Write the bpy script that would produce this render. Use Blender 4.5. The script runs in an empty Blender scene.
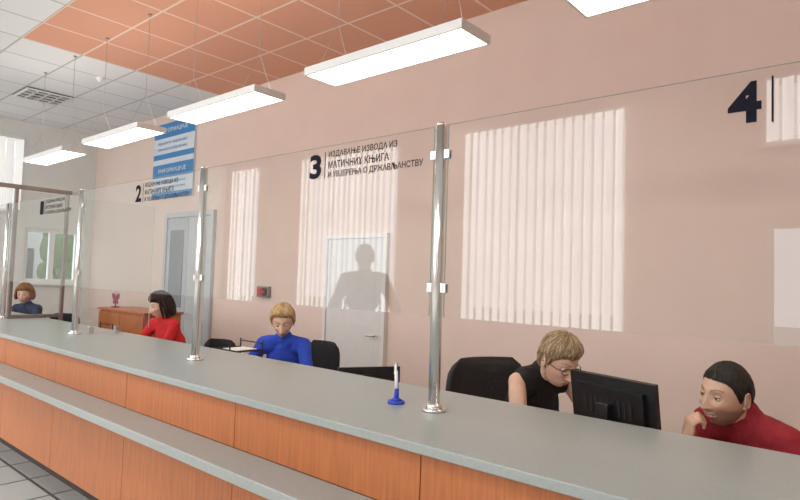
import bpy, bmesh, math, random
from mathutils import Matrix, Vector, Euler
random.seed(7)
V=Vector
sc=bpy.context.scene
try:
    sc.view_settings.view_transform='Standard'
except Exception: pass

# ---------------------------------------------------------------- materials
def M(name,col,rough=.5,metal=0.,var=0.,scale=8.,bump=0.,emis=0.,ecol=None,stretch=(1,1,1),spec=.5,bdist=.01):
    m=bpy.data.materials.new(name); m.use_nodes=True
    nt=m.node_tree; b=nt.nodes['Principled BSDF']
    c=(col[0],col[1],col[2],1)
    b.inputs['Base Color'].default_value=c
    b.inputs['Roughness'].default_value=rough
    b.inputs['Metallic'].default_value=metal
    b.inputs['Specular IOR Level'].default_value=spec
    if emis:
        b.inputs['Emission Color'].default_value=(*(ecol or col),1)
        b.inputs['Emission Strength'].default_value=emis
    if var or bump:
        tc=nt.nodes.new('ShaderNodeTexCoord'); mp=nt.nodes.new('ShaderNodeMapping')
        mp.inputs['Scale'].default_value=stretch
        nz=nt.nodes.new('ShaderNodeTexNoise'); nz.inputs['Scale'].default_value=scale; nz.inputs['Detail'].default_value=5
        nt.links.new(tc.outputs['Object'],mp.inputs['Vector']); nt.links.new(mp.outputs[0],nz.inputs['Vector'])
        if var:
            r=nt.nodes.new('ShaderNodeValToRGB')
            r.color_ramp.elements[0].position=.3; r.color_ramp.elements[1].position=.7
            r.color_ramp.elements[0].color=tuple(x*(1-var) for x in col)+(1,)
            r.color_ramp.elements[1].color=tuple(min(1,x*(1+var)) for x in col)+(1,)
            nt.links.new(nz.outputs[0],r.inputs[0]); nt.links.new(r.outputs[0],b.inputs['Base Color'])
        if bump:
            bp=nt.nodes.new('ShaderNodeBump'); bp.inputs['Strength'].default_value=bump; bp.inputs['Distance'].default_value=bdist
            nt.links.new(nz.outputs[0],bp.inputs['Height']); nt.links.new(bp.outputs[0],b.inputs['Normal'])
    return m

def Mtile(name,c1,c2,mortar,size,loc,ms=.006,rough=.6):
    m=bpy.data.materials.new(name); m.use_nodes=True
    nt=m.node_tree; b=nt.nodes['Principled BSDF']; b.inputs['Roughness'].default_value=rough
    tc=nt.nodes.new('ShaderNodeTexCoord'); mp=nt.nodes.new('ShaderNodeMapping')
    mp.inputs['Location'].default_value=loc
    br=nt.nodes.new('ShaderNodeTexBrick'); br.offset=0; br.squash=1
    br.inputs['Scale'].default_value=1; br.inputs['Brick Width'].default_value=size; br.inputs['Row Height'].default_value=size
    br.inputs['Mortar Size'].default_value=ms; br.inputs['Mortar Smooth'].default_value=.1
    br.inputs['Color1'].default_value=(*c1,1); br.inputs['Color2'].default_value=(*c2,1); br.inputs['Mortar'].default_value=(*mortar,1)
    nt.links.new(tc.outputs['Object'],mp.inputs['Vector']); nt.links.new(mp.outputs[0],br.inputs['Vector'])
    nt.links.new(br.outputs['Color'],b.inputs['Base Color'])
    return m

def Mglass(name,tint=(.98,.992,.987),base=.048):
    m=bpy.data.materials.new(name); m.use_nodes=True
    nt=m.node_tree; nt.nodes.remove(nt.nodes['Principled BSDF']); out=nt.nodes['Material Output']
    tr=nt.nodes.new('ShaderNodeBsdfTransparent'); tr.inputs[0].default_value=(*tint,1)
    gl=nt.nodes.new('ShaderNodeBsdfGlossy'); gl.inputs['Roughness'].default_value=0.0
    lw=nt.nodes.new('ShaderNodeLayerWeight'); lw.inputs[0].default_value=.5
    p=nt.nodes.new('ShaderNodeMath'); p.operation='POWER'; p.inputs[1].default_value=5
    ma=nt.nodes.new('ShaderNodeMath'); ma.operation='MULTIPLY_ADD'; ma.inputs[1].default_value=.9; ma.inputs[2].default_value=base
    mx=nt.nodes.new('ShaderNodeMixShader')
    nt.links.new(lw.outputs['Facing'],p.inputs[0]); nt.links.new(p.outputs[0],ma.inputs[0]); nt.links.new(ma.outputs[0],mx.inputs[0])
    nt.links.new(tr.outputs[0],mx.inputs[1]); nt.links.new(gl.outputs[0],mx.inputs[2]); nt.links.new(mx.outputs[0],out.inputs[0])
    return m

def Mvcol(name,rough=.5,sss=0):
    m=bpy.data.materials.new(name); m.use_nodes=True
    nt=m.node_tree; b=nt.nodes['Principled BSDF']; b.inputs['Roughness'].default_value=rough
    a=nt.nodes.new('ShaderNodeVertexColor'); a.layer_name='Col'
    nt.links.new(a.outputs[0],b.inputs['Base Color'])
    return m

PINK=M('wall_paint_pink',(.73,.585,.52),.8,var=.02,scale=3)
WHITEW=M('wall_paint_white',(.74,.75,.72),.8,var=.02,scale=3)
ORANGEW=M('laminate_orange',(.44,.14,.042),.36,var=.16,scale=5,stretch=(14,14,.8))
ORANGED=M('laminate_seam',(.16,.06,.03),.6,var=.1)
GREYTOP=M('laminate_grey',(.32,.355,.345),.28,var=.05,scale=60)
GREYEDGE=M('laminate_grey_edge',(.40,.42,.41),.4,var=.03,scale=40)
STEEL=M('brushed_steel',(.78,.78,.77),.22,1.,var=.04,scale=30,stretch=(1,1,.1))
ALU=M('white_aluminium',(.75,.75,.74),.4,.2,var=.02)
DARK=M('black_plastic',(.012,.012,.014),.4,var=.2,scale=30)
FABRIC=M('black_fabric',(.014,.014,.016),.9,var=.3,scale=120,bump=.3)
LEATHER=M('black_leatherette',(.012,.012,.013),.45,var=.2,scale=50,bump=.3)
GLASS=Mglass('clear_glass')
GEDGE=M('glass_edge',(.42,.54,.50),.2,var=.05)
INK=M('decal_ink',(.012,.012,.022),.8,var=.05,spec=.1)
PANEL=M('lamp_diffuser',(.9,.88,.82),.6,emis=6,ecol=(1,.94,.82),var=.01)
PANELUP=M('lamp_added_uplight',(.9,.88,.82),.6,emis=5,ecol=(1,.95,.88),var=.01)  # upward glow added to the lamps to brighten the ceiling
BLIND=M('blind_fabric_glow',(.85,.83,.8),.8,emis=3.6,ecol=(.97,.985,1),var=.02,scale=30)  # slats emit, standing in for daylight shining through the fabric
BLIND2=M('blind_fabric_far_glow',(.75,.75,.72),.8,emis=.35,ecol=(1,.98,.96),var=.02,scale=30)  # weaker emission, again in place of real backlight
PVC=M('white_pvc',(.78,.79,.79),.35,var=.02)
DOORM=M('door_pale',(.66,.64,.63),.45,var=.03)
DFRAME=M('door_frame_pale',(.72,.68,.66),.45,var=.03)
PAPER=M('paper',(.8,.8,.78),.7,var=.03,scale=20)
BLUEP=M('blue_plastic',(.02,.06,.5),.35,var=.1)
RED=M('red_plastic',(.55,.04,.03),.4,var=.1)
CHROME=M('wire_metal',(.45,.42,.40),.35,.8,var=.05)
BROWNF=M('bronze_frame',(.24,.20,.18),.35,.6,var=.1)

# ---------------------------------------------------------------- builders
def link(o,parent=None):
    sc.collection.objects.link(o)
    if parent is not None:
        o.parent=parent
        o.matrix_parent_inverse=Matrix.Translation(parent.location).inverted() if parent.get('tl') else Matrix.Identity(4)
    return o
def empty(name,loc):
    e=bpy.data.objects.new(name,None); e.location=loc; e.empty_display_size=.1; e['tl']=1
    sc.collection.objects.link(e); return e
def finish(bm,name,mats,parent=None,smooth=False,bevel=0,matrix=None):
    me=bpy.data.meshes.new(name)
    if matrix is not None: bmesh.ops.transform(bm,matrix=matrix,verts=bm.verts)
    bmesh.ops.recalc_face_normals(bm,faces=bm.faces)
    bm.to_mesh(me); bm.free()
    for m in mats: me.materials.append(m)
    if smooth:
        for p in me.polygons: p.use_smooth=True
    o=bpy.data.objects.new(name,me); link(o,parent)
    if bevel:
        b=o.modifiers.new('bevel','BEVEL'); b.width=bevel; b.segments=3; b.limit_method='ANGLE'; b.angle_limit=.6
    return o
def setm(bm,n,mi):
    bm.faces.ensure_lookup_table()
    for f in bm.faces[n:]: f.material_index=mi
def box(bm,x0,x1,y0,y1,z0,z1,mi=0,rot=None):
    n=len(bm.faces)
    mt=Matrix.Translation(((x0+x1)/2,(y0+y1)/2,(z0+z1)/2))
    if rot is not None: mt=mt@rot
    bmesh.ops.create_cube(bm,size=1,matrix=mt@Matrix.Diagonal((x1-x0,y1-y0,z1-z0,1)))
    setm(bm,n,mi)
def cone(bm,p1,p2,r1,r2,mi=0,seg=24,caps=True,smooth=False):
    p1=V(p1);p2=V(p2); d=p2-p1; n=len(bm.faces)
    if d.length<1e-6: return
    q=d.to_track_quat('Z','Y').to_matrix().to_4x4()
    bmesh.ops.create_cone(bm,cap_ends=caps,segments=seg,radius1=r1,radius2=r2,depth=d.length,matrix=Matrix.Translation((p1+p2)/2)@q)
    bm.faces.ensure_lookup_table()
    for f in bm.faces[n:]:
        f.material_index=mi; f.smooth=smooth and len(f.verts)==4
def ball(bm,c,r,mi=0,rot=None,sub=3,smooth=True):
    n=len(bm.faces)
    if not hasattr(r,'__len__'): r=(r,r,r)
    mt=Matrix.Translation(V(c))
    if rot is not None: mt=mt@rot
    bmesh.ops.create_icosphere(bm,subdivisions=sub,radius=1,matrix=mt@Matrix.Diagonal((*r,1)))
    bm.faces.ensure_lookup_table()
    for f in bm.faces[n:]: f.material_index=mi; f.smooth=smooth
def caps(bm,p1,p2,r1,r2,mi=0):
    cone(bm,p1,p2,r1,r2,mi,20); ball(bm,p1,r1,mi,sub=2); ball(bm,p2,r2,mi,sub=2)
def tube(bm,pts,rs,mi=0,seg=6):
    n=len(pts); rings=[]
    for i,p in enumerate(pts):
        d=(pts[min(i+1,n-1)]-pts[max(i-1,0)])
        if d.length<1e-7: d=V((0,0,1))
        d.normalize(); a=d.cross(V((.3,.2,1))); 
        if a.length<1e-3: a=d.cross(V((1,0,0)))
        a.normalize(); b=d.cross(a)
        rings.append([bm.verts.new(p+(a*math.cos(2*math.pi*k/seg)+b*math.sin(2*math.pi*k/seg))*rs[i]) for k in range(seg)])
    for i in range(n-1):
        for k in range(seg):
            f=bm.faces.new((rings[i][k],rings[i][(k+1)%seg],rings[i+1][(k+1)%seg],rings[i+1][k])); f.material_index=mi; f.smooth=True
    for rg in (rings[0],rings[-1]):
        f=bm.faces.new(rg); f.material_index=mi
def nb(): return bmesh.new()

# ---------------------------------------------------------------- room shell
XL,XR,YB,YF,ZC=-10.95,3.6,4.35,-3.34,3.98
bm=nb(); box(bm,XL-.2,XR+.2,YF-.2,YB+.2,-.1,0)
FL=Mtile('floor_tiles',(.66,.65,.62),(.60,.59,.56),(.14,.13,.12),.45,(.1,.15,0),.012,.3)
finish(bm,'floor',[FL])
CW=Mtile('ceiling_tiles_white',(.76,.78,.79),(.73,.75,.76),(.46,.46,.45),.6,(6.96,-1.95,0),.011,.9)
CO=Mtile('ceiling_tiles_orange',(.70,.36,.245),(.68,.34,.23),(.82,.64,.54),.6,(6.96,-1.95,0),.012,.9)
bm=nb()
box(bm,XL-.2,-6.96,YF-.2,YB+.2,ZC,ZC+.1,0)
box(bm,-6.96,XR+.2,YF-.2,1.95,ZC,ZC+.1,0)
box(bm,-6.96,XR+.2,1.95,YB+.2,ZC,ZC+.1,1)
finish(bm,'ceiling',[CW,CO])
bm=nb(); box(bm,XL-.2,XR+.2,YB,YB+.2,0,ZC); finish(bm,'wall_back',[PINK])
bm=nb(); box(bm,XR,XR+.2,YF,YB,0,ZC); finish(bm,'wall_right',[PINK])
# left wall with two openings
bm=nb()
x0,x1=XL-.2,XL
box(bm,x0,x1,YF,.9,0,ZC); box(bm,x0,x1,.9,3.2,0,2.5); box(bm,x0,x1,.9,3.2,3.7,ZC)
box(bm,x0,x1,3.2,3.3,0,ZC); box(bm,x0,x1,3.3,4.15,0,1.35); box(bm,x0,x1,3.3,4.15,2.25,ZC); box(bm,x0,x1,4.15,YB,0,ZC)
finish(bm,'wall_left',[WHITEW])
# front wall (behind the viewer) with windows
wins=[(-10.75,-9.8,.9,3.75),(-8.5,-6.13,.9,3.75),(-4.85,-2.54,.9,3.75)]
bm=nb(); y0,y1=YF-.2,YF
xs=XL
for a,b,c,d in wins+[(-1.1,1.3,.9,2.3)]:
    box(bm,xs,a,y0,y1,0,ZC); box(bm,a,b,y0,y1,0,c)
    if d>3: box(bm,a,b,y0,y1,d,ZC)
    else:
        box(bm,a,b,y0,y1,d,3.1); box(bm,a,b,y0,y1,3.8,ZC)
    xs=b
box(bm,xs,XR,y0,y1,0,ZC)
finish(bm,'wall_front',[PINK])
def window(name,axis,a,b,z0,z1,pos,blind=None,bz=None,mull=1):
    """axis 'x': window in an X-running wall at y=pos; 'y': at x=pos"""
    bm=nb(); t=.06
    def bx(u0,u1,w0,w1,zz0,zz1,mi):
        if axis=='x': box(bm,u0,u1,pos+w0,pos+w1,zz0,zz1,mi)
        else: box(bm,pos+w0,pos+w1,u0,u1,zz0,zz1,mi)
    bx(a,a+t,-.12,-.05,z0,z1,0); bx(b-t,b,-.12,-.05,z0,z1,0); bx(a+t,b-t,-.12,-.05,z0,z0+t,0); bx(a+t,b-t,-.12,-.05,z1-t,z1,0)
    for i in range(mull):
        c=a+(b-a)*(i+1)/(mull+1); bx(c-.04,c+.04,-.12,-.05,z0+t,z1-t,0)
    bx(a-.03,b+.03,-.02,.08,z0-.04,z0-.001,0)
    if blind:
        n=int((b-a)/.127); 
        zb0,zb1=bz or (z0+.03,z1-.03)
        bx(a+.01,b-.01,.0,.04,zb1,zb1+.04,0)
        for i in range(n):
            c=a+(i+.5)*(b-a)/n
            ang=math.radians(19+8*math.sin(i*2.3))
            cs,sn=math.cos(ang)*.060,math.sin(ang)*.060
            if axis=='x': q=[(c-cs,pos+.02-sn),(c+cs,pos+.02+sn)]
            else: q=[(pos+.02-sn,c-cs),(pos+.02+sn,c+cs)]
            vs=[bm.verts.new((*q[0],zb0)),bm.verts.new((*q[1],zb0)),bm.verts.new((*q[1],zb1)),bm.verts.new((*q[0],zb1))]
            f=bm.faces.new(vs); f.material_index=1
    return finish(bm,name,[PVC,blind or BLIND])
k=1
for a,b,c,d in wins:
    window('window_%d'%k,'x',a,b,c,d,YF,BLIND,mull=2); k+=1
window('window_%d'%k,'x',-1.1,1.3,.9,2.3,YF,None); k+=1
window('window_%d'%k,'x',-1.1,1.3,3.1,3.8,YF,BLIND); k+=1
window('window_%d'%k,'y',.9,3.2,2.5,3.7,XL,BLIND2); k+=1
window('window_%d'%k,'y',3.3,4.15,1.35,2.25,XL,None); k+=1
# world : daylight
w=bpy.data.worlds.new('World'); sc.world=w; w.use_nodes=True
bg=w.node_tree.nodes['Background']; bg.inputs[0].default_value=(.80,.90,1,1); bg.inputs[1].default_value=3.4
# outdoors
GR=M('street_paving',(.35,.34,.32),.9,var=.1); HED=M('foliage',(.05,.10,.025),.9,var=.6,scale=9,bump=.6)
HOUSE=M('render_white',(.33,.32,.30),.9,var=.05)
bm=nb(); box(bm,-40,20,-30,YF-.25,-.2,-.11); box(bm,-40,XL-.25,YF-.2,30,-.2,-.11); finish(bm,'ground_outside',[GR])
for cx,cy in ((.6,-8),(-17.5,6.9)):
    bm=nb()
    cone(bm,(cx,cy,-.11),(cx,cy,1.6),.14,.1,1)
    for i in range(26):
        ball(bm,(cx+random.uniform(-1.0,1.0),cy+random.uniform(-.8,.8),random.uniform(1.1,3.0)),random.uniform(.3,.55),0,sub=2)
    o=finish(bm,'tree',[HED,M('bark',(.1,.07,.04),.9,var=.2)])
bm=nb(); box(bm,-24,-21,2,9,-.11,5); 
for i in range(4):
    for j in range(2): box(bm,-21.02,-20.97,2.6+i*1.6,3.4+i*1.6,.9+j*2,2.2+j*2,1)
finish(bm,'building_across_street',[HOUSE,DARK])

# baseboard
bm=nb(); box(bm,-6.9,XR,YB-.015,YB,0,.1); finish(bm,'baseboard_back',[GREYEDGE])

# doors on the back wall
def door(name,xa,xb,zt,glassy=False):
    bm=nb(); y=YB
    f=.07 if glassy else .045
    box(bm,xa,xa+f,y-.05,y-.001,0,zt,0); box(bm,xb-f,xb,y-.05,y-.001,0,zt,0); box(bm,xa+f,xb-f,y-.05,y-.001,zt-f,zt,0)
    n=2 if xb-xa>1.15 else 1
    w=(xb-xa-2*f)/n
    for i in range(n):
        a=xa+f+i*w+.004; b=a+w-.008
        box(bm,a,b,y-.035,y-.002,.01,zt-f-.004,1)
        for z0,z1 in ((.2,.95),(1.1,zt-.25)):
            box(bm,a+.1,b-.1,y-.043 if glassy else y-.038,y-.036,z0,z1,2 if glassy and z0>1 else 1)
        hx=b-.05 if i==0 else a+.05
        cone(bm,(hx,y-.035,1.03),(hx,y-.085,1.03),.01,.01,3,12); cone(bm,(hx,y-.085,1.03),(hx-.11*(1 if i==0 else -1),y-.085,1.03),.009,.009,3,12)
    return finish(bm,name,[DFRAME if not glassy else M('door_frame_grey',(.48,.50,.52),.4,var=.03),DOORM if not glassy else M('door_leaf_grey',(.42,.44,.47),.4,var=.04),M(name+'_pane',(.22,.24,.27),.08,var=.1,scale=2),STEEL],bevel=.003)
door('door_1',-8.3,-7.0,2.45,True)
door('door_2',-4.78,-3.88,2.05)

# ---------------------------------------------------------------- counter
ZT=1.10
cx0,cx1=-9.9,2.4
e=empty('service_counter',(-3.7,1.8,0))
bm=nb(); box(bm,cx0,cx1,1.435,2.205,1.068,ZT,0); o=finish(bm,'worktop',[GREYTOP],e,bevel=.004)
bm=nb()
seams=[-1.153-1.0*i for i in range(-4,9)]
xs=[cx0]+sorted(s for s in seams if cx0<s<cx1)+[cx1]
for a,b in zip(xs[:-1],xs[1:]):
    box(bm,a+.002,b-.002,1.47,1.49,.872,1.067,0)
    box(bm,a+.002,b-.002,1.47,1.49,.325,.829,0)
box(bm,cx0,cx1,1.492,1.51,.325,1.067,1)
box(bm,cx0,cx1,1.51,2.19,.30,.324,1)
box(bm,cx0,cx1,2.17,2.19,.325,1.067,0)
for x in (cx0,cx1-.02): box(bm,x,x+.02,1.511,2.169,.325,1.067,0)
finish(bm,'front_panels',[ORANGEW,ORANGED],e)
bm=nb(); box(bm,cx0,cx1,1.285,1.469,.83,.871); finish(bm,'bag_ledge',[GREYTOP],e,bevel=.004)
bm=nb(); box(bm,cx0+.1,cx1-.1,1.80,2.1,0,.299); finish(bm,'plinth',[M('plinth_dark',(.06,.05,.05),.6,var=.1)],e)

# posts and panes
posts=[-8.3, -6.57,-4.835,-3.10,-1.38,.345,2.07]
PY=1.83
for x in posts:
    e=empty('glass_screen_post',(x,PY,ZT))
    bm=nb()
    cone(bm,(x,PY,ZT),(x,PY,ZT+.012),.048,.046,0,40,smooth=True); cone(bm,(x,PY,ZT+.012),(x,PY,ZT+.03),.034,.026,0,40,smooth=True)
    cone(bm,(x,PY,ZT+.03),(x,PY,2.205),.0225,.0225,0,32,smooth=True); cone(bm,(x,PY,2.205),(x,PY,2.215),.0225,.016,0,32,smooth=True)
    finish(bm,'tube',[STEEL],e)
    bm=nb()
    for z in (1.57,2.09):
        for s in (-1,1):
            if (s>0 and x>2) : continue
            box(bm,min(x+s*.020,x+s*.046),max(x+s*.020,x+s*.046),PY-.010,PY-.0045,z-.018,z+.018)
            box(bm,min(x+s*.020,x+s*.046),max(x+s*.020,x+s*.046),PY+.0045,PY+.010,z-.018,z+.018)
    finish(bm,'clamps',[STEEL],e,bevel=.002)

def text(name,body,x0,x1,zc,h,y,parent,bold=.0,mat=None,axis='x'):
    cu=bpy.data.curves.new(name,'FONT'); cu.body=body; cu.size=1; cu.offset=bold; cu.resolution_u=3; cu.space_character=1.0+bold*1.5
    o=bpy.data.objects.new(name,cu); sc.collection.objects.link(o); bpy.context.view_layer.update()
    me=bpy.data.meshes.new_from_object(o.evaluated_get(bpy.context.evaluated_depsgraph_get()))
    bpy.data.objects.remove(o)
    if not me.vertices: return None
    X=[v.co.x for v in me.vertices]; Y=[v.co.y for v in me.vertices]
    ax,bx,ay,by=min(X),max(X),min(Y),max(Y)
    for v in me.vertices:
        v.co=V((x0+(v.co.x-ax)/(bx-ax)*(x1-x0), y, zc-h/2+(v.co.y-ay)/(by-ay)*h))
    me.materials.clear(); me.materials.append(mat or INK)
    ob=bpy.data.objects.new(name,me); link(ob,parent); return ob

lines=["ИЗДАВАЊЕ ИЗВОДА ИЗ","МАТИЧНИХ КЊИГА","И УВЈЕРЕЊА О ДРЖАВЉАНСТВУ"]
for i in range(len(posts)-1):
    a,b=posts[i]+.034,posts[i+1]-.034
    bm=nb(); box(bm,a,b,PY-.004,PY+.004,1.46,2.205,0)
    for f in bm.faces:
        if abs(f.normal.y)<.5: f.material_index=1
    pane=finish(bm,'glass_pane',[GLASS,GEDGE])
    pane.location=(0,0,0)
    if 0<i<5:
        n=i; xd=-2.155+1.78*(i-3)
        if i==4: xd=-.378
        y=PY-.0052
        text('decal_number',str(n),xd,xd+.082,2.115,.115,y,pane,.035)
        bm=nb(); box(bm,xd+.105,xd+.110,y-.0002,y,2.052,2.178); finish(bm,'decal_bar',[INK],pane)
        ws=(.42,.375,.56)
        for j,l in enumerate(lines):
            if i<4: text('decal_line_%d'%(j+1),l,xd+.13,xd+.13+ws[j],2.162-.047*j,.034,y,pane,.018)
# side screens
e=empty('side_glass_screen',(-4.835,2.1,ZT)); X=-4.835
bm=nb(); box(bm,X-.004,X+.004,1.86,2.41,1.13,2.14,0)
for f in bm.faces:
    if abs(f.normal.x)<.5: f.material_index=1
finish(bm,'pane',[GLASS,GEDGE],e)
bm=nb(); 
for y in (1.95,2.15): box(bm,X-.012,X+.012,y-.02,y+.02,1.101,1.15)
finish(bm,'brackets',[STEEL],e,bevel=.002)
e=empty('framed_glass_screen',(-6.57,2.1,ZT)); X=-6.57
bm=nb(); box(bm,X-.004,X+.004,1.91,2.33,1.14,2.34,0); finish(bm,'pane',[GLASS],e)
bm=nb()
box(bm,X-.02,X+.02,1.87,1.90,1.101,2.36); box(bm,X-.02,X+.02,2.33,2.36,.76,2.36); box(bm,X-.02,X+.02,1.90,2.33,1.101,1.135); box(bm,X-.025,X+.025,1.2,2.38,2.361,2.40)
finish(bm,'frame',[BROWNF],e,bevel=.003)

# pen stand
e=empty('pen_stand',(-1.567,1.825,ZT)); x,y=-1.567,1.825
bm=nb(); cone(bm,(x,y,ZT),(x,y,ZT+.012),.036,.033,0,32,smooth=True); cone(bm,(x,y,ZT+.012),(x,y,ZT+.022),.026,.012,0,32,smooth=True)
cone(bm,(x,y,ZT+.02),(x+.002,y,ZT+.055),.011,.009,0,20,smooth=True); finish(bm,'base',[BLUEP],e)
bm=nb(); cone(bm,(x+.002,y,ZT+.05),(x-.004,y,ZT+.13),.0085,.0075,0,16,smooth=True); cone(bm,(x-.004,y,ZT+.13),(x-.006,y,ZT+.16),.007,.005,1,16,smooth=True)
cone(bm,(x+.002,y,ZT+.05),(x+.002,y,ZT+.060),.0088,.0088,1,16); box(bm,x-.014,x-.012,y-.002,y+.002,ZT+.115,ZT+.15,1)
finish(bm,'pen',[PAPER,BLUEP],e)

# ---------------------------------------------------------------- suspended lamps
LZ=2.87
for xl in (-8.115,-6.375,-4.635,-2.895,-1.155,.585):
    e=empty('suspended_ceiling_lamp',(xl+.6,2.51,LZ))
    bm=nb(); a,b,c,d=xl,xl+1.21,2.375,2.645
    box(bm,a,b,c,c+.012,LZ,LZ+.05); box(bm,a,b,d-.012,d,LZ,LZ+.05); box(bm,a,a+.012,c+.012,d-.012,LZ,LZ+.05); box(bm,b-.012,b,c+.012,d-.012,LZ,LZ+.05)
    box(bm,a+.012,b-.012,c+.012,d-.012,LZ+.04,LZ+.044); finish(bm,'housing',[ALU],e)
    bm=nb(); box(bm,a+.014,b-.014,c+.014,d-.014,LZ+.004,LZ+.012); box(bm,a+.014,b-.014,c+.014,d-.014,LZ+.0445,LZ+.049,1); finish(bm,'diffuser',[PANEL,PANELUP],e)
    bm=nb()
    for xx in (a+.15,b-.15):
        j=V((xx,2.51,LZ+.35)); cone(bm,j,(xx,2.51,ZC),.0025,.0025,0,6)
        cone(bm,(xx,c+.005,LZ+.05),j,.002,.002,0,6); cone(bm,(xx,d-.005,LZ+.05),j,.002,.002,0,6)
        cone(bm,(xx,2.51,ZC-.015),(xx,2.51,ZC),.02,.02,0,12)
    finish(bm,'wires',[CHROME],e)
# recessed louvre lights
LOUV=M('louvre_dark',(.06,.05,.05),.4,.5,var=.1)
PANEL2=M('fill_troffer_glow',(.9,.88,.82),.6,emis=3,ecol=(1,.95,.86),var=.01)  # glowing panel of the added fill troffers only
def troffer(x,y,lit):
    e=empty('recessed_ceiling_light',(x,y,ZC))
    bm=nb(); s=.29
    box(bm,x-s,x+s,y-s,y+s,ZC-.012,ZC-.002,1)
    for a in (-s,s-.03):
        box(bm,x+a,x+a+.03,y-s,y+s,ZC-.03,ZC-.013,0); 
    for a in (-s,s-.03): box(bm,x-s+.03,x+s-.03,y+a,y+a+.03,ZC-.03,ZC-.013,0)
    for i in range(1,4):
        c=-s+i*.145; box(bm,x+c-.012,x+c+.012,y-s+.03,y+s-.03,ZC-.03,ZC-.013,0)
    for i in range(1,4):
        c=-s+i*.145; box(bm,x-s+.03,x+s-.03,y+c-.008,y+c+.008,ZC-.027,ZC-.013,0)
    finish(bm,'louvre',[ALU,PANEL2 if lit else LOUV],e)
    if lit:
        L=bpy.data.lights.new('fill_lamp','AREA'); L.shape='SQUARE'; L.size=.56; L.energy=lit; L.color=(1,.97,.93)  # area light added as room fill
        lo=bpy.data.objects.new('fill_lamp',L); lo.location=(x,y,ZC-.035); link(lo,e)
troffer(-9.06,2.85,0); troffer(-9.06,1.65,0)
for x in (-8.46,-6.06,-3.66,-1.26,1.14): troffer(x,-.75,24)  # unseen troffers over the public side, added for fill light
for x in (-7.26,-4.86,-2.46,-.06): troffer(x,-2.55,19)  # second unseen row, likewise added for fill
# smoke detector
bm=nb(); cone(bm,(-7.6,3.0,ZC-.04),(-7.6,3.0,ZC),.035,.05,0,24,smooth=True); cone(bm,(-7.6,3.0,ZC-.055),(-7.6,3.0,ZC-.04),.02,.03,0,24); finish(bm,'smoke_detector',[PVC])

# ---------------------------------------------------------------- wall sign
SB=M('sign_blue',(.04,.22,.50),.5,var=.05); SW=M('sign_white',(.62,.68,.74),.5,var=.03)
e=empty('information_sign',(-8.19,YB,3.2))
bm=nb(); box(bm,-8.77,-7.61,YB-.03,YB-.001,2.69,3.82,0); finish(bm,'board',[SW],e)
bm=nb()
for z0,z1 in ((3.60,3.82),(3.28,3.36),(3.0,3.2),(2.69,2.78)): box(bm,-8.77,-7.61,YB-.034,YB-.0305,z0,z1)
finish(bm,'blue_bands',[SB],e)
for i,z in enumerate((3.71,3.10)): text('heading_%d'%i,"ИНФОРМАЦИЈЕ",-8.6,-7.8,z,.08,YB-.036,e,.02,SW)
for i,z in enumerate((3.52,3.43,2.93,2.85)): text('row_%d'%i,"ПРИЈЕМ И ИЗДАВАЊЕ",-8.65,-7.8,z,.04,YB-.033,e,.01,SB)
# wall socket box
bm=nb(); box(bm,-5.97,-5.75,YB-.05,YB-.001,1.33,1.46,0); box(bm,-5.95,-5.87,YB-.062,YB-.05,1.35,1.44,1); box(bm,-5.85,-5.77,YB-.062,YB-.05,1.35,1.44,2); 
cone(bm,(-5.81,YB-.062,1.395),(-5.81,YB-.075,1.395),.02,.018,1,20)
finish(bm,'wall_alarm_box',[M('grey_box',(.25,.22,.22),.5,var=.1),RED,DARK],bevel=.004)

# ---------------------------------------------------------------- desks behind the counter
DESKM=M('desk_laminate',(.45,.24,.12),.4,var=.1,scale=5,stretch=(.8,14,14))
for a,b in ((-9.6,-6.65),(-6.45,-4.35),(-4.33,-2.05),(-2.03,1.6)):
    bm=nb(); box(bm,a,b,2.215,2.66,.72,.75,0)
    for x in (a,b-.03): box(bm,x,x+.03,2.23,2.64,0,.719,0)
    box(bm,a+.03,b-.03,2.23,2.25,.3,.719,0)
    finish(bm,'office_desk',[DESKM],bevel=.003)
# orange cabinet with butterfly ornament
bm=nb(); box(bm,-7.1,-6.0,2.95,3.35,.06,1.14,0); box(bm,-7.12,-5.98,2.93,3.37,1.141,1.165,0); box(bm,-7.05,-6.05,2.98,3.32,0,.059,1)
for x in (-7.09,-6.545): box(bm,x,x+.535,2.935,2.949,.08,1.12,0)
for x in (-6.60,-6.50): box(bm,x,x+.012,2.91,2.934,.6,.72,2)
finish(bm,'filing_cabinet',[ORANGEW,DARK,STEEL],bevel=.003)
PK=M('pink_card',(.30,.07,.12),.6,var=.5,scale=40)
bm=nb(); X,Y,Z=-7.0,3.08,1.166
box(bm,X-.04,X+.04,Y-.03,Y+.03,Z,Z+.012)
cone(bm,(X,Y,Z+.012),(X,Y,Z+.15),.007,.005,0,10)
for s in (-1,1):
    ball(bm,(X+s*.055,Y,Z+.125),(.052,.005,.036),0,Matrix.Rotation(-s*.6,4,'Y')); ball(bm,(X+s*.040,Y,Z+.065),(.034,.005,.026),0,Matrix.Rotation(s*.5,4,'Y'))
    tube(bm,[V((X,Y,Z+.15)),V((X+s*.018,Y,Z+.175)),V((X+s*.035,Y,Z+.185))],[.002,.002,.002])
finish(bm,'butterfly_ornament',[PK])

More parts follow.
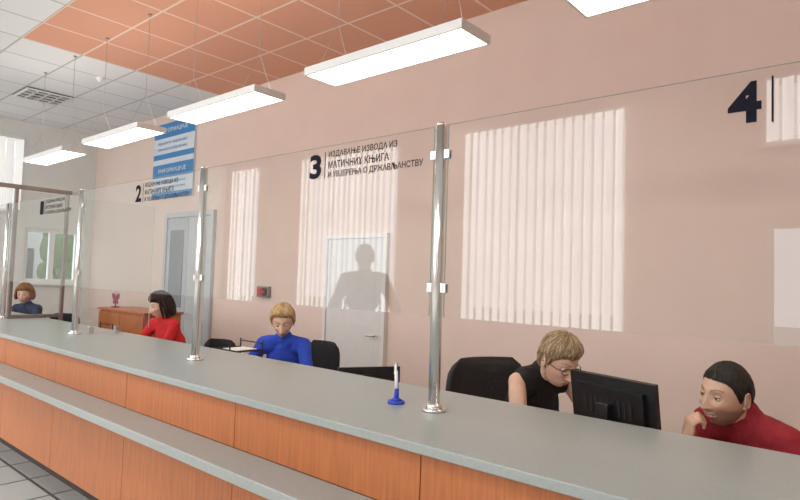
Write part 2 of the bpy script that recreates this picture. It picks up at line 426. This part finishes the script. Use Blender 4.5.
def monitor(x,y,zt,yaw,w=.42,h=.27,tilt=8):
    """yaw: direction (deg) the screen faces"""
    e=empty('computer_monitor',(x,y,.75))
    R=Matrix.Translation((x,y,0))@Matrix.Rotation(math.radians(yaw-90),4,'Z')
    T=R@Matrix.Translation((0,0,zt-h/2))@Matrix.Rotation(math.radians(tilt),4,'X')
    bm=nb()
    box(bm,-w/2,w/2,-.012,.012,-h/2,h/2,0); box(bm,-w/2+.04,w/2-.04,-.035,-.0125,-h/2+.03,h/2-.04,0)
    for i in range(9): box(bm,-.12+i*.028,-.106+i*.028,-.0375,-.0352,-.02,.05,1)
    box(bm,-.03,.03,-.0125,-.0122,h/2-.035,h/2-.02,1)
    finish(bm,'display_housing',[DARK,M('vent_grey',(.02,.02,.022),.5,var=.1)],e,bevel=.006,matrix=T)
    bm=nb(); box(bm,-w/2+.015,w/2-.015,.0122,.0135,-h/2+.02,h/2-.015,0)
    finish(bm,'screen',[M('screen_glass',(.05,.06,.09),.1,emis=.25,ecol=(.5,.65,.9),var=.1)],e,matrix=T)
    bm=nb(); box(bm,-.03,.03,-.075,-.036,.77-.0,zt-h/2+.03); box(bm,-.11,.11,-.14,.05,.751,.768)
    finish(bm,'stand',[DARK],e,bevel=.004,matrix=R)
    return e
monitor(-.93,2.47,1.225,72,.42,.27)
monitor(-2.30,2.44,1.10,150,.36,.25,-3)
monitor(-5.05,2.42,1.04,100,.42,.27,4)
monitor(-8.0,2.42,1.05,100)
# keyboards
for x,y in ((-3.0,2.35),):
    bm=nb(); box(bm,x-.21,x+.21,y-.07,y+.07,.751,.768,0)
    for r in range(4):
        for c in range(14): box(bm,x-.2+c*.0285,x-.2+c*.0285+.024,y-.06+r*.03,y-.06+r*.03+.025,.7685,.775,1)
    finish(bm,'keyboard',[DARK,M('keys',(.03,.03,.03),.6,var=.1)])
# letter tray stacks
for x,y,top in ((-3.52,2.37,1.13),(-5.85,2.36,1.08)):
    e=empty('letter_tray',(x,y,.75)); bm=nb()
    n=6
    for i in range(n):
        z=.76+i*(top-.05-.76)/(n-1)
        for s in (-.13,.13): tube(bm,[V((x+s,y-.12,z+.03)),V((x+s,y-.12,z)),V((x+s,y+.14,z)),V((x+s,y+.14,z+.045))],[.005]*4)
        for j in range(6): cone(bm,(x-.13+j*.052,y-.12,z),(x-.13+j*.052,y+.14,z),.002,.002,0,6)
        tube(bm,[V((x-.13,y+.14,z+.045)),V((x+.13,y+.14,z+.045))],[.005]*2); tube(bm,[V((x-.13,y-.12,z)),V((x+.13,y-.12,z))],[.005]*2)
        if i<n-1 : box(bm,x-.105,x+.105,y-.11,y+.13,z+.003,z+.012+random.random()*.015,1)
        else: box(bm,x-.06,x+.10,y-.05,y+.12,z+.003,z+.006,1)
    for sx in (-.13,.13):
        for sy in (-.12,.14): cone(bm,(x+sx,y+sy,.751),(x+sx,y+sy,top+.01),.005,.005,0,8)
    finish(bm,'trays',[DARK,PAPER],e)
# paper piles
for x,y,h in ((.6,2.42,.02),(-2.6,2.42,.05),(-4.55,2.43,.03),(.95,2.45,.04)):
    bm=nb()
    for i in range(5+int(h*100)):
        z=.751+i*.006; box(bm,x-.105,x+.105,y-.148,y+.148,z,z+.005,0,Matrix.Rotation(random.uniform(-.15,.15),4,'Z'))
    finish(bm,'paper_stack',[PAPER])

# ---------------------------------------------------------------- chairs
def chair(x,y,yaw,top=1.1,mat=FABRIC,w=.48):
    e=empty('office_chair',(x,y,0))
    R=Matrix.Translation((x,y,0))@Matrix.Rotation(math.radians(yaw-90),4,'Z')
    bm=nb(); box(bm,-w/2,w/2,-.22,.25,.39,.45); finish(bm,'seat',[mat],e,bevel=.03,matrix=R)
    # curved back
    bm=nb(); n=14; m=12; h0=.60
    F=[];Bk=[]
    for j in range(m+1):
        t=j/m; z=h0+(top-h0)*t
        hw=w/2*(.78+.25*math.sin(math.pi*min(1,t*.75+.12)))
        if t>.8: hw*=math.sqrt(max(0,1-((t-.8)/.2)**2*.45))
        if t<.12: hw*=.85+.15*t/.12
        fr=[];bk=[]
        for i in range(n+1):
            s=(i/n)*2-1
            yy=-.25-.05*t+.05*s*s
            th=.032*math.sqrt(max(.05,1-abs(s)**4))*math.sqrt(max(.08,1-abs(2*t-1)**8))
            fr.append(bm.verts.new((s*hw,yy+th,z))); bk.append(bm.verts.new((s*hw,yy-th,z)))
        F.append(fr);Bk.append(bk)
    for G in (F,Bk):
        for j in range(m):
            for i in range(n): bm.faces.new((G[j][i],G[j][i+1],G[j+1][i+1],G[j+1][i]))
    for j in range(m):
        for i in (0,n): bm.faces.new((F[j][i],F[j+1][i],Bk[j+1][i],Bk[j][i]))
    for i in range(n):
        for j in (0,m): bm.faces.new((F[j][i],F[j][i+1],Bk[j][i+1],Bk[j][i]))
    finish(bm,'backrest',[mat],e,smooth=True,matrix=R)
    bm=nb()
    tube(bm,[V((0,-.12,.37)),V((0,-.30,.39)),V((0,-.325,.5)),V((0,-.31,.75))],[.025]*4,0,8)
    cone(bm,(0,0,.12),(0,0,.39),.028,.028,0,16); cone(bm,(0,0,.07),(0,0,.2),.045,.035,0,16)
    for k in range(5):
        a=k*2*math.pi/5+.3; d=V((math.cos(a),math.sin(a),0))
        cone(bm,V((0,0,.11)),V((0,0,.07))+d*.29,.026,.016,0,8)
        c=V((0,0,.029))+d*.29; p=V((-d.y,d.x,0)); cone(bm,c-p*.02,c+p*.02,.028,.028,0,14)
        cone(bm,c+V((0,0,.02)),c+V((0,0,.05)),.01,.01,0,8)
    for s in (-1,1):
        tube(bm,[V((s*.22,0,.40)),V((s*.29,0,.42)),V((s*.29,-.02,.62)),V((s*.28,-.02,.645))],[.016]*4,0,8)
        caps(bm,(s*.28,-.14,.655),(s*.28,.10,.655),.022,.022)
    finish(bm,'base_and_arms',[DARK],e,matrix=R)
    return e

# ---------------------------------------------------------------- people
def sstep(a,b,x):
    t=max(0,min(1,(x-a)/(b-a))); return t*t*(3-2*t)
SMILE=0.0
def headpt(th,az,fem=0):
    """th polar angle from top, az azimuth from face-forward (+Y), + toward +X"""
    sx=math.sin(th)*math.sin(az); sy=math.sin(th)*math.cos(az); sz=math.cos(th)
    x=sx*.076; y=sy*.097; z=sz*.119
    k=max(0,-z/.119)
    x*=1-(.27+.05*fem)*k**1.4
    if z>0: x*=1+.04*math.sin(math.pi*min(1,z/.119))
    if sy>0:
        y*=1+.22*k*(1-.4*k)
        y-=.004
    else:
        y*=1.03-.40*k
    if sy>0:
        ax=abs(x)
        # cheeks hollow toward the jaw
        y-=.006*math.exp(-((ax-.050)/.016)**2-((z+.062)/.022)**2)
        if z>.015: amp=.005*math.exp(-((z-.015)/.014)**2); sg=.0085
        elif z>-.036:
            t=(.015-z)/.051; amp=.005+.022*t**1.2; sg=.0085+.0035*t
        else: amp=.027*math.exp(-((z+.036)/.0075)**2); sg=.012
        y+=amp*math.exp(-(x/sg)**2)
        y+=.007*math.exp(-((ax-.0135)/.0065)**2-((z+.037)/.0075)**2)
        y-=.013*math.exp(-((ax-.031)/.015)**2-((z-.006)/.013)**2)
        y+=.006*math.exp(-((ax-.028)/.022)**2-((z-.030)/.008)**2)*(1-.5*fem)
        y+=.006*math.exp(-((ax-.043)/.016)**2-((z+.026)/.016)**2)*(1+.6*SMILE)
        # nasolabial fold
        if SMILE: y-=.0030*math.exp(-((ax-.024-(-.045-z)*.35)/.0035)**2-((z+.052)/.014)**2)
        zl=z-SMILE*.007*(x/.024)**2
        m=math.exp(-(x/(.021+.005*SMILE))**4)
        y+=.0055*m*math.exp(-((zl+.061)/.0055)**2)+.006*m*math.exp(-((zl+.074)/.006)**2)
        y-=.0035*m*math.exp(-((zl+.0675)/.0022)**2)
        y-=.004*math.exp(-(x/.02)**2-((z+.087)/.006)**2)
        y+=.007*math.exp(-(x/.018)**2-((z+.101)/.012)**2)
    return V((x,y,z))
def skinrgb(base,p,o):
    x,y,z=p; c=list(base); ax=abs(x)
    if y>0:
        zl=z-SMILE*.007*(x/.024)**2; lw=.024+.005*SMILE
        lip=max(0,1-(x/lw)**2)*math.exp(-((zl+.0675)/.0075)**4)
        lip=sstep(.25,.6,lip)
        lc=o.get('lip',(.50,.17,.14)); c=[c[i]*(1-lip)+lc[i]*lip for i in range(3)]
        if abs(zl+.0675)<.0014 and ax<lw-.001: c=[q*.35 for q in c]
        if SMILE and -.0005<zl+.0675<.0030 and ax<.015: c=[.75,.72,.66]
        u=min(1,max(0,(ax-.012)/.038))
        bz=.029+.006*math.sin(u*math.pi*.8)
        bt=(.0034-.0018*u)*(1 if o.get('fem',1) else 1.15)
        if .012<ax<.050 and abs(z-bz)<bt: 
            hc=o['brow']; c=[c[i]*.38+hc[i]*.62 for i in range(3)]
        ch=math.exp(-((ax-.042)/.018)**2-((z+.03)/.02)**2)*.5
        c[1]*=1-.20*ch; c[2]*=1-.18*ch
        if (ax-.008)**2+(z+.045)**2<.0035**2: c=[q*.4 for q in c]
    if o.get('stubble') and z<-.035 and lipfree(x,z,y):
        s=.42*sstep(-.03,-.055,z)*(1 if y>-.03 else .3); c=[c[0]*(1-s),c[1]*(1-s*.88),c[2]*(1-s*.72)]
    return (*c,1)
def lipfree(x,z,y): return not (abs(x)<.026 and abs(z-SMILE*.007*(x/.024)**2+.0675)<.0080 and y>0)

HL=[(0,.070),(25,.068),(45,.061),(58,.046),(68,.020),(76,-.004),(82,-.014),(88,.006),(94,.024),(104,.020),(114,-.025),(140,-.070),(180,-.080)]
def hairline(az,shift=0,fr=0):
    d=abs(math.degrees(az)); d=min(d,360-d)
    for (a,b),(c,e2) in zip(HL[:-1],HL[1:]):
        if a<=d<=c:
            v=b+(e2-b)*(d-a)/(c-a); break
    if d<60: v-=fr*(1-d/60*.4)
    return v+shift

SKM=Mvcol('skin_face',.45)
def head(parent,Mx,o):
    global SMILE
    SMILE=o.get('smile',0)
    fem=o.get('fem',1); skin=o['skin']
    nu,nv=200,140
    me=bpy.data.meshes.new('head'); verts=[];cols=[]
    for j in range(nv+1):
        for i in range(nu):
            p=headpt(math.pi*j/nv,2*math.pi*i/nu,fem); verts.append(Mx@p); cols.append(skinrgb(skin,p,o))
    faces=[(j*nu+i,j*nu+(i+1)%nu,(j+1)*nu+(i+1)%nu,(j+1)*nu+i) for j in range(nv) for i in range(nu)]
    me.from_pydata([tuple(v) for v in verts],[],faces)
    at=me.color_attributes.new('Col','FLOAT_COLOR','POINT')
    for i,c in enumerate(cols): at.data[i].color=c
    for p in me.polygons: p.use_smooth=True
    me.materials.append(SKM)
    link(bpy.data.objects.new('head',me),parent)
    sk=o['skinmat']
    # ears
    bm=nb()
    for s in (-1,1):
        R=Matrix.Rotation(s*-.35,4,'Z')@Matrix.Rotation(-.12,4,'X')
        ball(bm,(s*.079,-.010,-.004),(.006,.017,.029),0,R)
        pts=[]
        for k in range(12):
            a=-1.9+k*.36; pts.append(V((s*.006,-math.cos(a)*.015*1.0,math.sin(a)*.027+.002)))
        T=Matrix.Translation((s*.079,-.010,-.002))@R
        tube(bm,[T@p for p in pts],[.0028+.001*math.sin(k/11*math.pi) for k in range(12)],0,8)
        ball(bm,(s*.078,-.004,-.030),(.005,.007,.008),0)
    finish(bm,'ears',[sk],parent,smooth=True,matrix=Mx)
    # eyes
    bm=nb(); look=o.get('look',0)
    for s in (-1,1):
        c=V((s*.031,.0720,.005)); r=.0125
        ball(bm,c,r,0)
        d=V((0,math.cos(look),-math.sin(look)))
        Rq=d.to_track_quat('Z','Y').to_matrix().to_4x4()
        ball(bm,c+d*(r-.0022),(.0058,.0058,.0028),1,Rq,2)
        lid=.0135
        for side,cut in ((1,.0038-.011*math.sin(look)),(-1,-.0055)):
            tmp=bmesh.new(); bmesh.ops.create_uvsphere(tmp,u_segments=20,v_segments=14,radius=lid)
            bmesh.ops.bisect_plane(tmp,geom=tmp.verts[:]+tmp.edges[:]+tmp.faces[:],plane_co=(0,0,cut),plane_no=(0,0,side),clear_inner=True)
            mp={v:bm.verts.new(v.co+c) for v in tmp.verts}
            for f in tmp.faces:
                nf=bm.faces.new([mp[v] for v in f.verts]); nf.material_index=2; nf.smooth=True
            tmp.free()
        cut=.0038-.011*math.sin(look)
        rr=math.sqrt(max(1e-6,lid**2-cut**2)); pts=[]
        for k in range(9):
            a=math.radians(20+140*k/8); pts.append(c+V((math.cos(a)*rr,math.sin(a)*rr,cut)))
        tube(bm,pts,[.0008]+[.0015]*7+[.0008],3,6)
    finish(bm,'eyes',[M('eye_white',(.7,.68,.65),.25,var=.02),M('iris',(.05,.03,.02),.2,var=.2),sk,M('lash',(.015,.01,.01),.6,var=.1)],parent,matrix=Mx)
    # hair cap + locks
    hm=o['hairmat']; hm2=o.get('hairmat2',hm); th=o.get('thick',.012); sh=o.get('hshift',0); fr=o.get('fringe',0)
    bm=nb(); grid={}
    nu,nv=220,150
    for j in range(nv+1):
        for i in range(nu):
            t=math.pi*j/nv; az=2*math.pi*i/nu; p=headpt(t,az,fem)
            mk=p.z-hairline(az,sh,fr)
            if mk>-.004:
                off=(th+o.get('volume',0)*sstep(.0,.09,p.z))*sstep(-.004,.03,mk)*(1+.12*math.sin(az*31+3*math.sin(t*9)))+.0006
                n=p.normalized(); grid[(j,i)]=bm.verts.new(p+n*off)
    for j in range(nv):
        for i in range(nu):
            q=[(j,i),(j,(i+1)%nu),(j+1,(i+1)%nu),(j+1,i)]
            if all(k in grid for k in q):
                f=bm.faces.new([grid[k] for k in q]); f.smooth=True
    rng=random.Random(o.get('seed',1))
    for k in range(o.get('locks',280)):
        az=rng.uniform(-math.pi,math.pi); t0=rng.uniform(.08,1.5); 
        L=o.get('lockl',.55)*rng.uniform(.6,1.2); sw=rng.uniform(-.15,.35)*o.get('sweep',1)
        pts=[];n=9; pf=o.get('puff',.004)*rng.uniform(.2,1.6)
        for q in range(n):
            u=q/(n-1); t=t0+L*u; a=az+sw*u*(1 if az>0 else -1)
            p=headpt(t,a,fem)
            if p.z<hairline(a,sh,fr)+.003-(rng.random()*.012 if q>3 else 0): break
            off=th+o.get('volume',0)*sstep(0,.09,p.z)+pf*math.sin(u*math.pi)-.0005
            off*=sstep(-.016,.025,p.z-hairline(a,sh,fr))
            pts.append(p+p.normalized()*off)
        if len(pts)>=3:
            r=rng.uniform(.0022,.0045)*o.get('lockr',1)
            m=len(pts); tube(bm,pts,[r*(.2+.8*math.sin(math.pi*(i+.6)/(m+.2))) for i in range(m)],1 if rng.random()<.4 else 0)
    ln=o.get('long',0)
    if ln:
        for k in range(190):
            az=rng.uniform(math.radians(62),math.radians(180))*rng.choice((-1,1))
            pts=[]; rad=rng.uniform(.0,.018)
            for t in (.7,.95,1.2,1.45):
                p=headpt(t,az,fem); pts.append(p+p.normalized()*(th+rad*.6+.002))
            b=pts[-1].copy(); o2=V((b.x,b.y,0)).normalized()
            LL=ln*rng.uniform(.8,1.05)
            for u in (.3,.6,.85,1):
                pts.append(b+V((0,0,-LL*u))+o2*(.012*math.sin(u*2.6)-.012*u)+V((0,-.006*u,0)))
            r=rng.uniform(.004,.008); m=len(pts)
            tube(bm,pts,[r*(.4+.6*math.sin(math.pi*(i+.5)/(m+.1))) for i in range(m)],1 if rng.random()<.3 else 0)
    if o.get('tail'):
        for k in range(60):
            a=rng.uniform(0,6.28); rr=rng.uniform(0,.022)
            pts=[V((0,-.098,.03)),V((math.cos(a)*.015,-.125,.025+math.sin(a)*.015)),V((math.cos(a)*rr*1.4,-.145+math.sin(a)*rr,-.02)),V((math.cos(a)*rr,-.13+math.sin(a)*rr,-.08)),V((math.cos(a)*rr*.5,-.12,-.13+rng.uniform(-.02,.02)))]
            tube(bm,pts,[.004,.006,.007,.006,.002])
    finish(bm,'hair',[hm,hm2],parent,matrix=Mx)
    if o.get('glasses'):
        bm=nb()
        for s in (-1,1):
            c=V((s*.032,.094,.002)); pts=[c+V((.023*math.copysign(abs(math.cos(a))**.8,math.cos(a)),-.004*abs(math.cos(a)),.015*math.copysign(abs(math.sin(a))**.8,math.sin(a)))) for a in [k*2*math.pi/20 for k in range(21)]]
            tube(bm,pts,[.0019]*21)
            tube(bm,[V((s*.055,.090,.006)),V((s*.074,.07,.007)),V((s*.085,.0,.006)),V((s*.084,-.02,-.006))],[.0019]*4)
        tube(bm,[V((-.010,.095,.005)),V((0,.098,.008)),V((.010,.095,.005))],[.0015]*3)
        finish(bm,'glasses',[DARK],parent,matrix=Mx)

FOLD=bpy.data.textures.new('cloth_folds','CLOUDS'); FOLD.noise_scale=.075; FOLD.noise_depth=1
def vol(bm,name,mat,parent,vox=.006,it=5,fac=.5,fold=0):
    me=bpy.data.meshes.new(name); bm.to_mesh(me); bm.free()
    o=bpy.data.objects.new(name+'_tmp',me); sc.collection.objects.link(o)
    r=o.modifiers.new('r','REMESH'); r.mode='VOXEL'; r.voxel_size=vox; r.use_smooth_shade=True
    s=o.modifiers.new('s','SMOOTH'); s.factor=fac; s.iterations=it
    if fold:
        d=o.modifiers.new('d','DISPLACE'); d.texture=FOLD; d.strength=fold; d.mid_level=.45; d.texture_coords='LOCAL'
    bpy.context.view_layer.update()
    m2=bpy.data.meshes.new_from_object(o.evaluated_get(bpy.context.evaluated_depsgraph_get()))
    bpy.data.objects.remove(o); m2.materials.clear(); m2.materials.append(mat)
    for p in m2.polygons: p.use_smooth=True
    ob=bpy.data.objects.new(name,m2); link(ob,parent); return ob

def hand(bm,w,d,pn,side,curl,sc_=1.):
    """w wrist, d finger direction, pn palm-facing direction, side thumb direction"""
    w=V(w); d=V(d).normalized(); pn=V(pn); pn=(pn-d*pn.dot(d)).normalized(); s=d.cross(pn).normalized()
    if s.dot(V(side))<0: s=-s
    R=Matrix((s,pn,d)).transposed().to_4x4()
    ball(bm,w+d*.055,(.040*sc_,.0155,.052),0,R,2)
    ball(bm,w+d*.078,(.040*sc_,.0145,.026),0,R,2)
    ball(bm,w+d*.035+s*.024+pn*.008,(.017,.015,.030),0,R,2)
    caps(bm,w-d*.02,w+d*.03,.024,.024)
    for i,(off,L) in enumerate(((.030,.072),(.0105,.082),(-.0095,.076),(-.029,.060))):
        p=w+d*(.092-.006*abs(i-1))+s*off; ang=0; f=(.45,.32,.25)
        dd0=(d+s*off*1.6).normalized()
        for k,c in enumerate((.75,1.0,.7)):
            ang+=curl*c
            dd=dd0*math.cos(ang)+pn*math.sin(ang)
            q=p+dd*L*f[k]*1.05; caps(bm,p,q,.0092-.0008*k,.0086-.0008*k); p=q
    p=w+d*.028+s*.034+pn*.004; dd=(d*.62+s*.68+pn*.25).normalized()
    q=p+dd*.036; caps(bm,p,q,.0125,.0105); 
    dd=(d*.85+s*.25+pn*(.2+.5*curl)).normalized(); r2=q+dd*.030; caps(bm,q,r2,.0102,.008)

def person(name,P,yaw,H,hy,hp,o,noff=(.05,.145),arms={},hr=0,sleeve=.5,standing=False,vox=.007,chairtop=None):
    e=empty(name,(P[0],P[1],0))
    f=V((math.cos(math.radians(yaw)),math.sin(math.radians(yaw)),0)); r=V((f.y,-f.x,0)); up=V((0,0,1))
    H=V(H); fem=o.get('fem',1); g=.93 if fem else 1.05
    seatz=.57 if not standing else 1.0
    Pe=V((P[0],P[1],seatz)); N=H-f*noff[0]-up*noff[1]
    Mx=Matrix.Translation(H)@Matrix.Rotation(math.radians(hy-90),4,'Z')@Matrix.Rotation(math.radians(-hp),4,'X')@Matrix.Rotation(math.radians(hr),4,'Y')@Matrix.Diagonal((1.04,1.04,1.04,1))
    o['skinmat']=M(name+'_skin',o['skin'],.48,var=.07,scale=30)
    head(e,Mx,o)
    sp=(N-Pe); L=sp.length; a=sp.normalized(); fx=r.cross(a)*-1
    if fx.dot(f)<0: fx=-fx
    def R(): return Matrix((r,fx,a)).transposed().to_4x4()
    sh={}
    for s,k in ((1,'R'),(-1,'L')): sh[k]=N+r*s*.168*g-up*.045+f*.0
    el={};wr={};hd={}
    for s,k in ((1,'R'),(-1,'L')):
        if k in arms: el[k],wr[k],hd[k]=V(arms[k][0]),V(arms[k][1]),arms[k][2:]
        else:
            if standing:
                el[k]=sh[k]+r*s*.13-up*.28-f*.03; wr[k]=el[k]+f*.10-r*s*.04-up*.24; hd[k]=((0,0,-1),tuple(-r*s),tuple(f),.35)
            else:
                el[k]=sh[k]+r*s*.04+f*.14-up*.24; el[k].z=max(el[k].z,.80); wr[k]=el[k]+f*.20-r*s*.08; wr[k].z=.80; hd[k]=(tuple(f-r*s*.4),(0,0,-1),tuple(-r*s),.3)
    nt=Mx@V((0,-.022,-.045))
    def torso(bm,inf,neck):
        ball(bm,Pe,(.165*(1.02 if fem else 1)+inf,.125+inf,.12+inf),0)
        ball(bm,Pe+a*L*.30,(.135*g+inf+.012,.112+inf,.15+inf),0,R())
        ball(bm,Pe+a*L*.66+fx*.005,(.152*g+inf,.112+inf,.175+inf),0,R())
        ball(bm,Pe+a*L*.84-fx*.01,(.14*g+inf,.092+inf,.10+inf),0,R())
        if fem:
            for s in (-1,1): ball(bm,Pe+a*L*.64+fx*.085+r*s*.062,(.06+inf,.055+inf,.06+inf),0)
        wide=1 if (neck or o.get('shoulders',1)) else .72
        for k in 'RL':
            c=N+(sh[k]-N)*wide
            caps(bm,N-a*.03,c,.056+inf,.054*g+inf)
            caps(bm,N-a*.06,c-up*.03,.06+inf,.052*g+inf)
        if neck:
            caps(bm,N-a*.03,nt,.056*g,.050*g)
            caps(bm,N+up*.0-f*.01,nt-f*.01,.050*g,.048*g)
        else:
            caps(bm,N-a*.05,N+(nt-N)*.12,.068*g+inf,.060*g+inf)
    # skin body with arms and hands
    bm=nb(); torso(bm,-.008,True)
    for k in 'RL':
        caps(bm,sh[k],el[k],.046*g,.037*g); caps(bm,sh[k]+(el[k]-sh[k])*.15,sh[k]+(el[k]-sh[k])*.6,.047*g,.044*g)
        caps(bm,el[k],wr[k],.037*g,.025*g); caps(bm,el[k],el[k]+(wr[k]-el[k])*.4,.037*g,.038*g)
        hand(bm,wr[k],hd[k][0],hd[k][1],hd[k][2],hd[k][3],.95 if fem else 1.05)
    vol(bm,'body',o['skinmat'],e,vox,4)
    # top
    bm=nb(); torso(bm,.007,False)
    if sleeve>0:
        for k in 'RL':
            if sleeve<=1: caps(bm,sh[k],sh[k]+(el[k]-sh[k])*sleeve,.056*g,.055*g-.004*sleeve)
            else:
                caps(bm,sh[k],el[k],.057*g,.049*g); caps(bm,el[k],el[k]+(wr[k]-el[k])*(sleeve-1),.049*g,.042*g)
    tb=vol(bm,'shirt',o['shirt'],e,max(vox,.007),4,fold=.013)
    # collar
    if o.get('collar'):
        bm=nb(); ax=(nt-N).normalized(); c0=N+(nt-N)*.18
        u=ax.cross(r).normalized()
        if u.dot(f)<0: u=-u
        for s in (-1,1):
            pts=[]
            for k in range(9):
                an=math.radians(90+s*(12+k*21)); pts.append(c0+r*math.cos(an)*.064+u*math.sin(an)*.062+ax*(.004+.010*k/8))
            tube(bm,pts,[.007]+[.011]*8,0,8)
        finish(bm,'collar',[o['shirt']],e,smooth=True)
    # legs
    bm=nb(); ball(bm,Pe-up*.01,(.172,.132,.11),0)
    for s in (-1,1):
        hip=Pe+r*s*.09-up*.02
        if standing: kn=hip-up*.46+f*.02; an=kn-up*.43-f*.02
        else: kn=hip+f*.42+r*s*.03-up*.03; an=V((kn.x,kn.y,.10))-f*.02
        caps(bm,hip,kn,.088,.062); caps(bm,kn,an,.060,.042); caps(bm,kn,kn+(an-kn)*.4,.058,.056)
    vol(bm,'trousers',o['trousers'],e,.012,4)
    bm=nb()
    for s in (-1,1):
        hip=Pe+r*s*.09-up*.02
        if standing: an=hip-up*.89
        else:
            kn=hip+f*.42+r*s*.03; an=V((kn.x,kn.y,.10))-f*.02
        an.z=.085
        b=V((an.x,an.y,.036)); caps(bm,b-f*.03,b+f*.17,.034,.030); caps(bm,an,b,.045,.036)
    vol(bm,'shoes',DARK,e,.01,3)
    return e

def hairM(n,c): return M(n,c,.5,var=.35,scale=40,stretch=(3,3,.6),spec=.35)
def cloth(n,c): return M(n,c,.85,var=.12,scale=9,bump=.8,bdist=.03)
TR=cloth('trouser_cloth',(.03,.035,.05))
LS=(.68,.43,.32)
# man in red polo
person('seated_man',(-.26,2.93),-122,(-.54,2.60,1.193),-120,6,
    dict(fem=0,skin=(.60,.37,.26),brow=(.03,.02,.015),stubble=1,smile=1,hairmat=hairM('hair_black',(.022,.016,.013)),thick=.006,locks=700,lockl=.22,lockr=.38,puff=.001,shirt=cloth('polo_dark_red',(.28,.012,.022)),trousers=TR,lip=(.46,.20,.17),look=.12,collar=1,seed=3),
    noff=(.095,.100),arms={'R':((-.73,2.50,.80),(-.645,2.475,1.008),(.10,.02,1),(.75,.6,.1),(.2,.9,.1),1.25),'L':((-.22,2.50,.80),(-.40,2.36,.80),(-.9,-.3,0),(0,0,-1),(-.3,.6,0),.3)},
    hr=-7,sleeve=.75,vox=.005)
# woman, short hair, black sleeveless top
person('seated_woman',(-1.68,2.93),-25,(-1.30,2.73,1.222),-22,25,
    dict(fem=1,skin=LS,brow=(.16,.09,.05),hairmat=hairM('hair_ash_blonde',(.34,.235,.135)),hairmat2=hairM('hair_highlight',(.58,.44,.28)),thick=.012,volume=.013,locks=1100,lockl=.6,puff=.006,fringe=.012,lockr=.5,sweep=1.2,shirt=cloth('top_black',(.012,.012,.014)),trousers=TR,look=.6,glasses=1,seed=5,shoulders=0),
    noff=(.125,.065),arms={'R':((-1.36,2.47,.86),(-1.14,2.44,.81),(1,.2,0),(0,0,-1),(0,1,0),.35),'L':((-1.16,2.88,.90),(-1.03,2.68,.81),(.6,-.6,0),(0,0,-1),(-.6,-.6,0),.3)},
    sleeve=0,vox=.005)
# woman in blue, blonde tied hair
person('seated_woman',(-3.84,3.10),-52,(-3.66,2.89,1.245),-42,22,
    dict(fem=1,skin=LS,brow=(.25,.15,.08),hairmat=hairM('hair_blonde',(.52,.34,.16)),hairmat2=hairM('hair_blonde_light',(.74,.54,.32)),thick=.014,volume=.010,locks=700,lockl=.7,lockr=.6,puff=.003,tail=1,fringe=.004,shirt=cloth('blouse_blue',(.02,.065,.50)),trousers=TR,look=.5,seed=8),
    noff=(.06,.135),arms={'R':((-3.90,2.70,.83),(-3.86,2.50,.80),(.15,-1,0),(0,0,-1),(1,0,0),.3),'L':((-3.34,2.90,.83),(-3.26,2.66,.80),(.1,-1,0),(0,0,-1),(-1,0,0),.3)},sleeve=1.2,vox=.007)
# woman in red, dark hair
person('seated_woman',(-5.33,3.06),-80,(-5.50,2.85,1.268),-92,14,
    dict(fem=1,skin=LS,brow=(.03,.02,.02),hairmat=hairM('hair_dark_brown',(.028,.012,.010)),thick=.014,volume=.008,locks=260,long=.13,fringe=.018,shirt=cloth('blouse_red',(.58,.015,.02)),trousers=TR,look=.3,seed=9),
    noff=(.05,.14),sleeve=.55,vox=.008)
# far clerk
person('seated_woman',(-8.62,2.86),-60,(-8.50,2.60,1.255),-38,8,
    dict(fem=1,skin=LS,brow=(.1,.05,.03),hairmat=hairM('hair_auburn',(.28,.11,.05)),thick=.014,volume=.01,locks=240,long=.08,fringe=.015,shirt=cloth('blouse_dark',(.04,.05,.08)),trousers=TR,look=.2,seed=10),
    noff=(.05,.14),sleeve=.6,vox=.009)
# visitor in the hall (seen only as a reflection in the glass)
person('standing_man',(-3.92,-.36),60,(-3.88,-.34,1.79),60,0,
    dict(fem=0,skin=(.3,.17,.12),brow=(.03,.02,.015),hairmat=hairM('hair_dark',(.02,.015,.012)),thick=.007,locks=120,lockl=.3,shirt=cloth('shirt_dark',(.02,.02,.024)),trousers=TR,seed=12),
    noff=(.02,.155),sleeve=1.5,standing=True,vox=.009)

chair(-1.76,3.04,-28,1.13,LEATHER,.56)
chair(-3.72,3.10,-98,1.06)
chair(-5.32,3.20,-82,.92)
chair(-8.66,2.98,-60,.98)
chair(-.20,3.04,-122,.95)

# ---------------------------------------------------------------- camera
cam=bpy.data.cameras.new('camera'); co=bpy.data.objects.new('camera',cam); sc.collection.objects.link(co)
cam.sensor_width=36; cam.lens=590*36/800; cam.sensor_fit='HORIZONTAL'; cam.clip_start=.05
ps=math.radians(40.74); p=math.atan(29/590); r=.032
Fh=V((-math.sin(ps),math.cos(ps),0)); Rr=V((math.cos(ps),math.sin(ps),0)); Z=V((0,0,1))
F=Fh*math.cos(p)+Z*math.sin(p); U=Z*math.cos(p)-Fh*math.sin(p)
cxv=Rr*math.cos(r)+U*math.sin(r); cyv=-Rr*math.sin(r)+U*math.cos(r)
m=Matrix((cxv,cyv,-F)).transposed().to_4x4(); m.translation=V((0,0,1.6))
co.matrix_world=m
sc.camera=co
